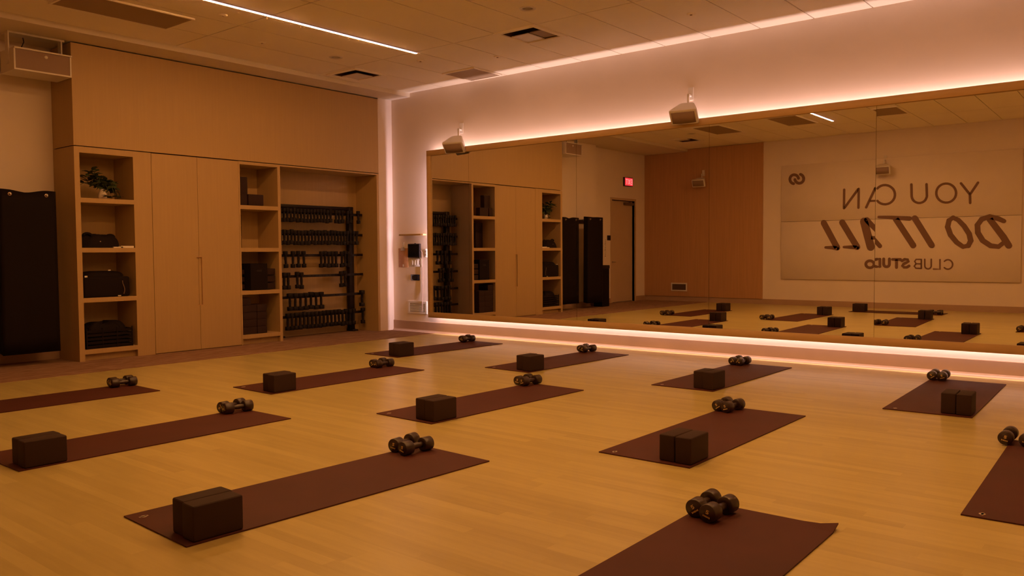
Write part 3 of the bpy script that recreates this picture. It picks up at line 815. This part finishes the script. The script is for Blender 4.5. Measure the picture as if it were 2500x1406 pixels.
# wide speaker hung from the soffit at the left end of the cabinets
e = empty('hung_speaker', (-4.89, 0.10, ZS)); tag(e, 'wide white speaker hung by a bracket from the soffit beside the cabinets', 'speaker')
lx = 0.277
bdy = MB().box(-lx, lx, -0.17, 0.20, -0.405, -0.39).box(-lx, lx, -0.19, 0.20, -0.195, -0.18).box(-lx, -lx + 0.015, -0.17, 0.20, -0.39, -0.195).box(lx - 0.015, lx, -0.17, 0.20, -0.39, -0.195).box(-lx, lx, 0.185, 0.20, -0.39, -0.195)
bdy.build('shell', M['white'], e)
gr = MB().box(-lx + 0.015, lx - 0.015, -0.165, -0.15, -0.39, -0.195).build('grille', M['grille'], e)
MB().lathe([(0.0, -0.170), (0.016, -0.169), (0.018, -0.165)], (0.03, 0, -0.235), 'y', 16).build('badge', M['white'], e)
br = MB().box(-lx - 0.012, lx - 0.02, -0.06, 0.10, -0.020, 0.0).box(-lx - 0.012, -lx, -0.06, 0.02, -0.33, -0.02).box(lx - 0.055, lx - 0.043, -0.06, 0.02, -0.19, -0.02)
br.build('bracket', M['white'], e)
MB().tube([(-0.10, 0.08, 0.0), (-0.085, 0.085, -0.06), (-0.11, 0.09, -0.12), (-0.115, 0.10, -0.18)], 0.005, 6).build('cable', M['rack'], e)

# ================================================================== FITTINGS ON THE MIRROR WALL BY THE CORNER
tag(MB().box(-0.12, 0, -0.09, 0.365, -0.012, 0.012).build('wall_ledge', M['veneer'], None, (0, -0.62, 1.43), bevel=0.002, segs=1), 'thin oak ledge on the wall left of the mirror', 'shelf')
e = empty('clipboard', (0, -0.225, 0.95)); tag(e, 'brown clipboard hanging on the wall by the corner', 'clipboard')
MB().box(-0.008, 0, -0.103, 0.103, 0, 0.285).build('board', M['board'], e, bevel=0.003, segs=1)
MB().box(-0.016, -0.008, -0.045, 0.045, 0.25, 0.285).cyl((-0.012, -0.02, 0.29), (-0.012, 0.02, 0.29), 0.012, n=10).build('clip', M['steel'], e)
tag(MB().box(-0.006, 0, -0.018, 0.018, 0, 0.07).build('wall_hook', M['white'], None, (0, -0.222, 1.252)), 'small white hook above the clipboard', 'hook')
MB().box(-0.0095, -0.008, -0.012, 0.012, 0.01, 0.045).build('label_tag', M['paper'], e)
e = empty('wall_tablet', (0, -0.475, 1.095)); tag(e, 'black tablet in a wall mount left of the mirror', 'tablet')
MB().box(-0.035, 0, -0.125, 0.125, 0, 0.205).build('case', M['rack'], e, bevel=0.008)
MB().box(-0.0375, -0.035, -0.110, 0.110, 0.015, 0.190).build('screen', M['screen'], e)
MB().lathe([(0.0, 0.010), (0.012, 0.008), (0.012, 0.0)], (-0.018, -0.02, 0.205), 'z', 10).build('button', M['rack'], e)
e = empty('switch_plate', (0, -0.50, 0.962)); tag(e, 'white multi-gang switch plate under the tablet', 'switch')
MB().box(-0.007, 0, -0.110, 0.110, 0, 0.122).build('plate', M['white'], e, bevel=0.002, segs=1)
for k in range(4):
    y = -0.078 + 0.052 * k
    MB().box(-0.012, -0.007, y - 0.016, y + 0.016, 0.028, 0.094).build('rocker', M['grille'] if k == 0 else M['paper'], e, bevel=0.002, segs=1)
e = empty('control_panel', (0, -0.472, 0.758)); tag(e, 'dark rectangular control plate below the switches', 'control panel')
MB().box(-0.008, 0, -0.092, 0.092, 0, 0.088).build('plate', M['screen'], e, bevel=0.002, segs=1)
for k in range(3): MB().box(-0.010, -0.008, -0.065 + 0.048 * k, -0.030 + 0.048 * k, 0.02, 0.068).build('key', M['rack'], e)
e = empty('outlet_plate', (0, -0.695, 1.10)); tag(e, 'narrow white plate close to the mirror edge', 'outlet')
MB().box(-0.007, 0, -0.032, 0.032, 0, 0.122).build('plate', M['white'], e, bevel=0.002, segs=1)
for k in range(2): MB().box(-0.009, -0.007, -0.014, 0.014, 0.022 + 0.045 * k, 0.055 + 0.045 * k).build('socket', M['grille'], e)
cb = MB().tube([(-0.02, -0.605, 1.20), (-0.022, -0.632, 1.185), (-0.012, -0.640, 1.13), (-0.010, -0.636, 0.9), (-0.010, -0.632, 0.6), (-0.018, -0.630, 0.45), (-0.022, -0.628, 0.30)], 0.0045, 8)
tag(cb.build('power_cable', M['grille']), 'thin cable running down the wall from the tablet', 'cable')
e = empty('wall_vent', (0, -0.515, 0.268)); tag(e, 'white louvred wall vent below the switches', 'vent')
MB().box(-0.012, 0, -0.198, -0.165, 0, 0.186).box(-0.012, 0, 0.165, 0.198, 0, 0.186).box(-0.012, 0, -0.165, 0.165, 0, 0.030).box(-0.012, 0, -0.165, 0.165, 0.156, 0.186).build('frame', M['white'], e)
MB().box(-0.002, 0, -0.165, 0.165, 0.03, 0.156).build('duct', M['vent_dark'], e)
for k in range(7):
    z = 0.038 + k * 0.0175
    MB().add([(-0.002, -0.163, z + 0.010), (-0.002, 0.163, z + 0.010), (-0.011, 0.163, z), (-0.011, -0.163, z), (-0.002, -0.163, z + 0.012), (-0.002, 0.163, z + 0.012), (-0.011, 0.163, z + 0.002), (-0.011, -0.163, z + 0.002)],
             [(0, 1, 2, 3), (7, 6, 5, 4), (0, 4, 5, 1), (1, 5, 6, 2), (2, 6, 7, 3), (3, 7, 4, 0)]).build('louvre', M['white'], e)

# ================================================================== THINGS SEEN IN THE MIRROR
e = empty('exit_sign', (-8.17, YD, 2.67)); tag(e, 'glowing red exit sign above the door', 'exit sign')
MB().box(-0.18, 0.18, -0.05, 0.0, 0, 0.205).build('case', M['exit_case'], e, bevel=0.004, segs=1)
MB().box(-0.165, 0.165, -0.053, -0.050, 0.015, 0.19).build('lit_face', M['exit_red'], e)
ex = MB()
to = lambda u, v, h: (u, -0.0535 - h, v)
def st(*p): ribbon(ex, [(a, b, 0.016) for a, b in p], to, 0.002)
st((-0.135, 0.05), (-0.135, 0.155)); st((-0.135, 0.155), (-0.085, 0.155)); st((-0.135, 0.103), (-0.095, 0.103)); st((-0.135, 0.05), (-0.085, 0.05))
st((-0.06, 0.05), (0.0, 0.155)); st((-0.06, 0.155), (0.0, 0.05)); st((0.035, 0.05), (0.035, 0.155)); st((0.07, 0.155), (0.14, 0.155)); st((0.105, 0.155), (0.105, 0.05))
ex.build('lettering', M['exit_text'], e)
tag(MB().box(-7.455, -7.315, YD - 0.008, YD, 1.42, 1.53).build('room_plaque', M['rack']), 'small dark plaque on the wall beside the door', 'plaque')
e = empty('notice_strip', (-7.23, YD, 1.0)); tag(e, 'narrow white notice on the wall beside the door', 'notice')
MB().box(-0.035, 0.035, -0.006, 0, 0, 0.50).build('sheet', M['paper'], e)
nm = MB()
for k in range(9): nm.box(-0.022, 0.022 - 0.01 * (k % 3), -0.008, -0.006, 0.06 + 0.045 * k, 0.075 + 0.045 * k)
nm.build('printed_line', M['darkgrille'], e)
e = empty('wall_grille', (XW + 0.03, -0.19, 0.235)); tag(e, 'white framed grille low on the wood wall panel', 'vent')
MB().box(0, 0.012, -0.205, -0.175, 0, 0.195).box(0, 0.012, 0.175, 0.205, 0, 0.195).box(0, 0.012, -0.175, 0.175, 0, 0.03).box(0, 0.012, -0.175, 0.175, 0.165, 0.195).build('frame', M['white'], e)
MB().box(0, 0.003, -0.175, 0.175, 0.03, 0.165).build('duct', M['vent_dark'], e)
for k in range(6): MB().box(0.003, 0.010, -0.174, 0.174, 0.040 + 0.021 * k, 0.047 + 0.021 * k).build('louvre', M['darkgrille'], e)

# lettered board on the wall opposite the mirror
sb = empty('lettered_board', (XW, -4.92, 0.55)); tag(sb, 'large cream wall board lettered in dark brown, reflected in the mirror', 'sign')
c = lambda o: loc_child(o, sb)
ys = [-7.19, -2.60]
c(MB().box(XW + 0.002, XW + 0.035, ys[0], ys[1], 0.555, 1.770).build('board_panel', M['signboard'], bevel=0.003, segs=1))
c(MB().box(XW + 0.002, XW + 0.035, ys[0], ys[1], 1.776, 2.965).build('board_panel', M['signboard'], bevel=0.003, segs=1))
LETTERS = [["N",[[[-3.903,2.014,0.046],[-3.903,2.392,0.046]],[[-3.915,2.025,0.046],[-4.174,2.386,0.046]],[[-4.185,2.014,0.045],[-4.187,2.393,0.045]]]],["A",[[[-4.333,2.015,0.045],[-4.5,2.389,0.045]],[[-4.5,2.389,0.045],[-4.679,2.01,0.045]],[[-4.397,2.139,0.039],[-4.613,2.141,0.039]]]],["C",[[[-4.739,2.378,0.045],[-4.77,2.406,0.045],[-4.807,2.426,0.045],[-4.848,2.437,0.045],[-4.891,2.437,0.045],[-4.933,2.427,0.045],[-4.972,2.407,0.045],[-5.007,2.379,0.045],[-5.035,2.345,0.045],[-5.054,2.305,0.045],[-5.064,2.262,0.045],[-5.065,2.218,0.045],[-5.056,2.176,0.045],[-5.037,2.138,0.045],[-5.01,2.106,0.045],[-4.977,2.081,0.045],[-4.938,2.066,0.045],[-4.895,2.06,0.045],[-4.853,2.064,0.045],[-4.811,2.078,0.045],[-4.773,2.102,0.045],[-4.742,2.134,0.045]]]],["U",[[[-5.357,2.424,0.043],[-5.365,2.193,0.043],[-5.371,2.163,0.043],[-5.387,2.127,0.043],[-5.412,2.096,0.043],[-5.445,2.074,0.043],[-5.481,2.061,0.043],[-5.519,2.059,0.043],[-5.555,2.069,0.043],[-5.587,2.089,0.043],[-5.611,2.117,0.043],[-5.626,2.152,0.043],[-5.634,2.18,0.043],[-5.624,2.413,0.043]]]],["O",[[[-6.131,2.217,0.042],[-6.126,2.259,0.042],[-6.112,2.298,0.042],[-6.091,2.334,0.042],[-6.062,2.364,0.042],[-6.028,2.387,0.042],[-5.991,2.401,0.042],[-5.952,2.405,0.042],[-5.913,2.4,0.042],[-5.878,2.386,0.042],[-5.846,2.362,0.042],[-5.821,2.332,0.042],[-5.804,2.295,0.042],[-5.796,2.255,0.042],[-5.796,2.213,0.042],[-5.806,2.172,0.042],[-5.824,2.134,0.042],[-5.85,2.1,0.042],[-5.882,2.074,0.042],[-5.918,2.056,0.042],[-5.957,2.047,0.042],[-5.996,2.048,0.042],[-6.033,2.058,0.042],[-6.066,2.077,0.042],[-6.094,2.105,0.042],[-6.115,2.138,0.042],[-6.127,2.177,0.042],[-6.131,2.217,0.042]]]],["Y",[[[-6.209,2.396,0.042],[-6.361,2.179,0.042]],[[-6.489,2.393,0.042],[-6.361,2.179,0.042]],[[-6.361,2.179,0.042],[-6.367,2.022,0.042]]]],["L",[[[-3.5,1.73,0.122],[-3.775,1.216,0.122]],[[-3.775,1.204,0.085],[-3.67,1.217,0.073],[-3.545,1.222,0.053]]]],["L",[[[-3.871,1.729,0.12],[-4.169,1.226,0.12]],[[-4.169,1.212,0.083],[-4.06,1.225,0.071],[-3.911,1.226,0.051]]]],["A",[[[-4.296,1.737,0.154],[-4.43,1.224,0.154]],[[-4.349,1.765,0.108],[-4.537,1.554,0.089],[-4.801,1.239,0.083]],[[-4.437,1.41,0.067],[-4.659,1.392,0.067]]]],["T",[[[-4.773,1.814,0.05],[-5.005,1.797,0.07],[-5.334,1.766,0.085]],[[-5.086,1.766,0.111],[-5.407,1.244,0.111]]]],["I",[[[-5.426,1.771,0.11],[-5.729,1.245,0.11]]]],["O",[[[-6.087,1.758,0.085],[-6.021,1.71,0.093],[-5.997,1.59,0.096],[-6.049,1.437,0.093],[-6.155,1.295,0.089],[-6.262,1.213,0.085],[-6.347,1.231,0.093],[-6.387,1.322,0.096],[-6.359,1.45,0.093],[-6.273,1.598,0.089],[-6.173,1.714,0.085],[-6.087,1.758,0.085]]]],["D",[[[-6.913,1.671,0.078],[-6.828,1.716,0.089],[-6.686,1.76,0.089],[-6.56,1.717,0.093],[-6.492,1.611,0.096],[-6.501,1.469,0.096],[-6.583,1.322,0.096],[-6.711,1.225,0.093],[-6.836,1.208,0.085],[-6.909,1.273,0.075]],[[-6.687,1.714,0.105],[-6.911,1.38,0.112],[-6.998,1.222,0.109]]]],["O",[[[-4.497,0.878,0.053],[-4.493,0.899,0.053],[-4.483,0.918,0.053],[-4.467,0.933,0.053],[-4.447,0.944,0.053],[-4.424,0.948,0.053],[-4.4,0.947,0.053],[-4.379,0.939,0.053],[-4.36,0.926,0.053],[-4.347,0.908,0.053],[-4.341,0.888,0.053],[-4.341,0.867,0.053],[-4.348,0.847,0.053],[-4.362,0.829,0.053],[-4.38,0.816,0.053],[-4.402,0.809,0.053],[-4.425,0.807,0.053],[-4.448,0.812,0.053],[-4.468,0.823,0.053],[-4.484,0.838,0.053],[-4.494,0.857,0.053],[-4.497,0.878,0.053]]]],["I",[[[-4.59,0.978,0.053],[-4.592,0.826,0.053]]]],["D",[[[-4.803,0.979,0.053],[-4.805,0.833,0.053],[-4.744,0.832,0.053],[-4.744,0.832,0.053],[-4.719,0.836,0.053],[-4.697,0.849,0.053],[-4.68,0.868,0.053],[-4.671,0.892,0.053],[-4.671,0.917,0.053],[-4.679,0.94,0.053],[-4.695,0.96,0.053],[-4.717,0.972,0.053],[-4.743,0.977,0.053],[-4.743,0.979,0.053],[-4.803,0.979,0.053]]]],["U",[[[-4.979,0.986,0.052],[-4.98,0.882,0.052],[-4.98,0.882,0.052],[-4.978,0.864,0.052],[-4.969,0.848,0.052],[-4.955,0.836,0.052],[-4.938,0.83,0.052],[-4.92,0.83,0.052],[-4.902,0.836,0.052],[-4.888,0.848,0.052],[-4.879,0.864,0.052],[-4.875,0.881,0.052],[-4.875,0.881,0.052],[-4.874,0.986,0.052]]]],["T",[[[-5.037,0.975,0.052],[-5.182,0.975,0.052]],[[-5.11,0.975,0.052],[-5.112,0.815,0.052]]]],["S",[[[-5.209,0.948,0.052],[-5.256,0.978,0.052],[-5.309,0.971,0.052],[-5.322,0.936,0.052],[-5.283,0.91,0.052],[-5.24,0.887,0.052],[-5.22,0.852,0.052],[-5.249,0.821,0.052],[-5.299,0.822,0.052],[-5.337,0.849,0.052]]]],["B",[[[-5.553,0.975,0.027],[-5.555,0.802,0.027]],[[-5.553,0.975,0.027],[-5.461,0.975,0.027],[-5.437,0.937,0.027],[-5.462,0.891,0.027],[-5.554,0.889,0.027]],[[-5.462,0.891,0.027],[-5.43,0.845,0.027],[-5.46,0.804,0.027],[-5.555,0.802,0.027]]]],["U",[[[-5.726,0.978,0.026],[-5.728,0.854,0.026],[-5.728,0.854,0.026],[-5.725,0.834,0.026],[-5.715,0.816,0.026],[-5.7,0.802,0.026],[-5.682,0.795,0.026],[-5.662,0.795,0.026],[-5.644,0.802,0.026],[-5.629,0.815,0.026],[-5.619,0.833,0.026],[-5.615,0.854,0.026],[-5.615,0.854,0.026],[-5.613,0.978,0.026]]]],["L",[[[-5.877,0.971,0.026],[-5.879,0.791,0.026],[-5.769,0.791,0.026]]]],["C",[[[-5.952,0.939,0.026],[-5.967,0.954,0.026],[-5.985,0.964,0.026],[-6.005,0.969,0.026],[-6.025,0.968,0.026],[-6.044,0.961,0.026],[-6.061,0.949,0.026],[-6.075,0.933,0.026],[-6.086,0.913,0.026],[-6.091,0.891,0.026],[-6.091,0.869,0.026],[-6.087,0.847,0.026],[-6.077,0.827,0.026],[-6.063,0.811,0.026],[-6.046,0.799,0.026],[-6.027,0.792,0.026],[-6.007,0.791,0.026],[-5.987,0.795,0.026],[-5.969,0.805,0.026],[-5.953,0.82,0.026]]]],["emblem",[[[-2.968,2.677,0.058],[-2.962,2.698,0.058],[-2.951,2.718,0.058],[-2.937,2.735,0.058],[-2.919,2.748,0.058],[-2.899,2.757,0.058],[-2.878,2.761,0.058],[-2.857,2.76,0.058],[-2.837,2.754,0.058],[-2.819,2.743,0.058],[-2.804,2.729,0.058],[-2.794,2.71,0.058],[-2.787,2.69,0.058],[-2.786,2.668,0.058],[-2.79,2.646,0.058],[-2.798,2.625,0.058],[-2.81,2.606,0.058],[-2.827,2.591,0.058],[-2.846,2.58,0.058],[-2.866,2.573,0.058]],[[-3.008,2.76,0.058],[-3.027,2.751,0.058],[-3.045,2.738,0.058],[-3.059,2.721,0.058],[-3.069,2.702,0.058],[-3.076,2.682,0.058],[-3.077,2.66,0.058],[-3.074,2.64,0.058],[-3.067,2.62,0.058],[-3.055,2.604,0.058],[-3.04,2.59,0.058],[-3.022,2.581,0.058],[-3.002,2.576,0.058],[-2.981,2.576,0.058],[-2.96,2.58,0.058],[-2.941,2.589,0.058],[-2.923,2.603,0.058],[-2.909,2.619,0.058],[-2.898,2.638,0.058],[-2.892,2.659,0.058]]]]]
for nm_, strokes in LETTERS:
    lm_ = MB()
    for s in strokes:
        ribbon(lm_, s, lambda u, v, h: (XW + 0.0352 + h, u, v), 0.008)
    c(lm_.build('emblem' if nm_ == 'emblem' else 'letter', M['letter']))

# ================================================================== MATS, BLOCKS, DUMBBELLS ON THE FLOOR
ML, MW_, MT = 1.749, 0.577, 0.006
def yoga_mat(x, y, adeg, label, lift=0.0):
    e = empty('yoga_mat', (x, y, 0.0005), R(adeg)); tag(e, label, 'yoga mat', 'yoga mats laid out in rows')
    n, k = 24, 8; v = []; f = []
    for s_ in (0, 1):
        for j in range(k + 1):
            for i in range(n + 1):
                u, t = i / n * 2 - 1, j / k * 2 - 1
                z = 0.0
                if lift:
                    d = max(0.0, (u - 0.90) / 0.10) * max(0.0, (-t - 0.55) / 0.45)
                    z = lift * d * d
                v.append((u * ML / 2, t * MW_ / 2, z + (MT if s_ else 0)))
    m_ = (n + 1) * (k + 1)
    for j in range(k):
        for i in range(n):
            a = j * (n + 1) + i
            f.append((a, a + n + 1, a + n + 2, a + 1)); f.append((m_ + a, m_ + a + 1, m_ + a + n + 2, m_ + a + n + 1))
    ring = [i for i in range(n + 1)] + [j * (n + 1) + n for j in range(1, k + 1)] + [k * (n + 1) + i for i in range(n - 1, -1, -1)] + [j * (n + 1) for j in range(k - 1, 0, -1)]
    for a, b in zip(ring, ring[1:] + ring[:1]): f.append((a, b, m_ + b, m_ + a))
    MB().add(v, f).build('sheet', M['mat'], e)
    lg = MB().lathe([(0.0, MT + 0.0006), (0.014, MT + 0.0006), (0.014, MT)], (-ML / 2 + 0.055, MW_ / 2 - 0.075, 0), 'z', 14)
    lg.box(-ML / 2 + 0.035, -ML / 2 + 0.075, MW_ / 2 - 0.080, MW_ / 2 - 0.070, MT, MT + 0.0006)
    lg.build('printed_mark', M['logo'], e)
    return e
ORD4 = ['first', 'second', 'third', 'fourth']
ROWN = {1: 'mirror-side row', 2: 'middle row', 3: 'back row'}
# key: row, number from the cabinets, x, y, angle, block pair?, near dumbbell (x, y, deg), far dumbbell
MATS = [
    (1, 0, -1.38, -2.26, -2.0, True, (-0.625, -2.077, -5), (-0.575, -1.985, 12)),
    (1, 1, -1.41, -4.13, -2.0, True, (-0.610, -3.945, -9), (-0.572, -3.850, 12)),
    (1, 2, -1.35, -5.98, -0.3, True, (-0.578, -5.812, -3), (-0.556, -5.724, 2)),
    (1, 3, -1.28, -7.83, 1.5, True, (-0.443, -7.622, 3), (-0.441, -7.540, 2.7)),
    (2, 0, -3.64, -3.15, -0.7, True, (-2.880, -2.980, -5), (-2.872, -2.884, 12)),
    (2, 1, -3.67, -5.06, -1.8, True, (-2.868, -4.860, -8), (-2.853, -4.771, 6)),
    (2, 2, -3.64, -6.93, 0.0, True, (-2.911, -6.746, -7), (-2.890, -6.657, 2)),
    (2, 3, -3.61, -8.77, 1.6, False, (-2.814, -8.558, -2), (-2.819, -8.450, -1)),
    (3, 0, -5.865, -2.215, -0.4, True, (-5.085, -2.050, -6), (-5.065, -1.950, 6)),
    (3, 1, -5.90, -4.12, 0.5, True, (-5.131, -3.908, -6), (-5.121, -3.812, 10)),
    (3, 2, -5.92, -5.95, -2.5, True, (-5.178, -5.820, -3), (-5.157, -5.698, 10)),
    (3, 3, -5.88, -7.87, 0.8, False, (-5.180, -7.700, -4), (-5.150, -7.612, 2)),
]
rnd = random.Random(21)
for (row, k, x, y, a, blk, d1, d2) in MATS:
    where = '%s mat from the cabinets, %s' % (ORD4[k], ROWN[row])
    yoga_mat(x, y, a, 'dark rubber yoga mat, the %s' % where, 0.02 if (row, k) == (3, 3) else 0.0)
    ca, sa = math.cos(R(a)), math.sin(R(a))
    def onmat(u, v): return x + ca * u - sa * v, y + sa * u + ca * v
    zt = MT + 0.0007
    if blk:
        bu, bv = -ML / 2 + 0.035 + BL / 2, -MW_ / 2 + 0.012 + BT / 2
        jx = rnd.uniform(-0.006, 0.006)
        px_, py_ = onmat(bu, bv); block(px_, py_, zt, R(a + rnd.uniform(-1.5, 1.5)), 'outer black yoga block on the %s' % where, 'block pairs on the mats')
        px_, py_ = onmat(bu + 0.012 + jx, bv + BT + 0.004); block(px_, py_, zt, R(a + rnd.uniform(-1.5, 1.5)), 'cabinet-side black yoga block on the %s' % where, 'block pairs on the mats')
    place_db(d1[0], d1[1], zt + DB_R, R(d1[2]), rnd.choice([-0.3, 0.25, 0.5, 2.2, -1.9]), 'outer dumbbell of the pair on the %s' % where, 'dumbbell pairs on the mats')
    place_db(d2[0], d2[1], zt + DB_R, R(d2[2]), rnd.choice([-2.2, 2.4, 0.2, -0.6]), 'cabinet-side dumbbell of the pair on the %s' % where, 'dumbbell pairs on the mats')
# the single mat lying along the lettered wall, seen only in the mirror
yoga_mat(-7.95, -5.28, -90, 'dark yoga mat lying along the lettered wall, seen only in the mirror')
block(-7.80, -4.56, MT + 0.0007, R(-90), 'black yoga block on the mat by the lettered wall, nearer the mirror', 'block pairs on the mats')
block(-7.90, -4.56, MT + 0.0007, R(-90), 'black yoga block on the mat by the lettered wall, nearer that wall', 'block pairs on the mats')
place_db(-7.80, -6.02, MT + 0.0007 + DB_R, R(-88), 0.4, 'black dumbbell on the mat by the lettered wall, nearer the mirror', 'dumbbell pairs on the mats')
place_db(-7.90, -6.03, MT + 0.0007 + DB_R, R(-93), 1.9, 'black dumbbell on the mat by the lettered wall, nearer that wall', 'dumbbell pairs on the mats')
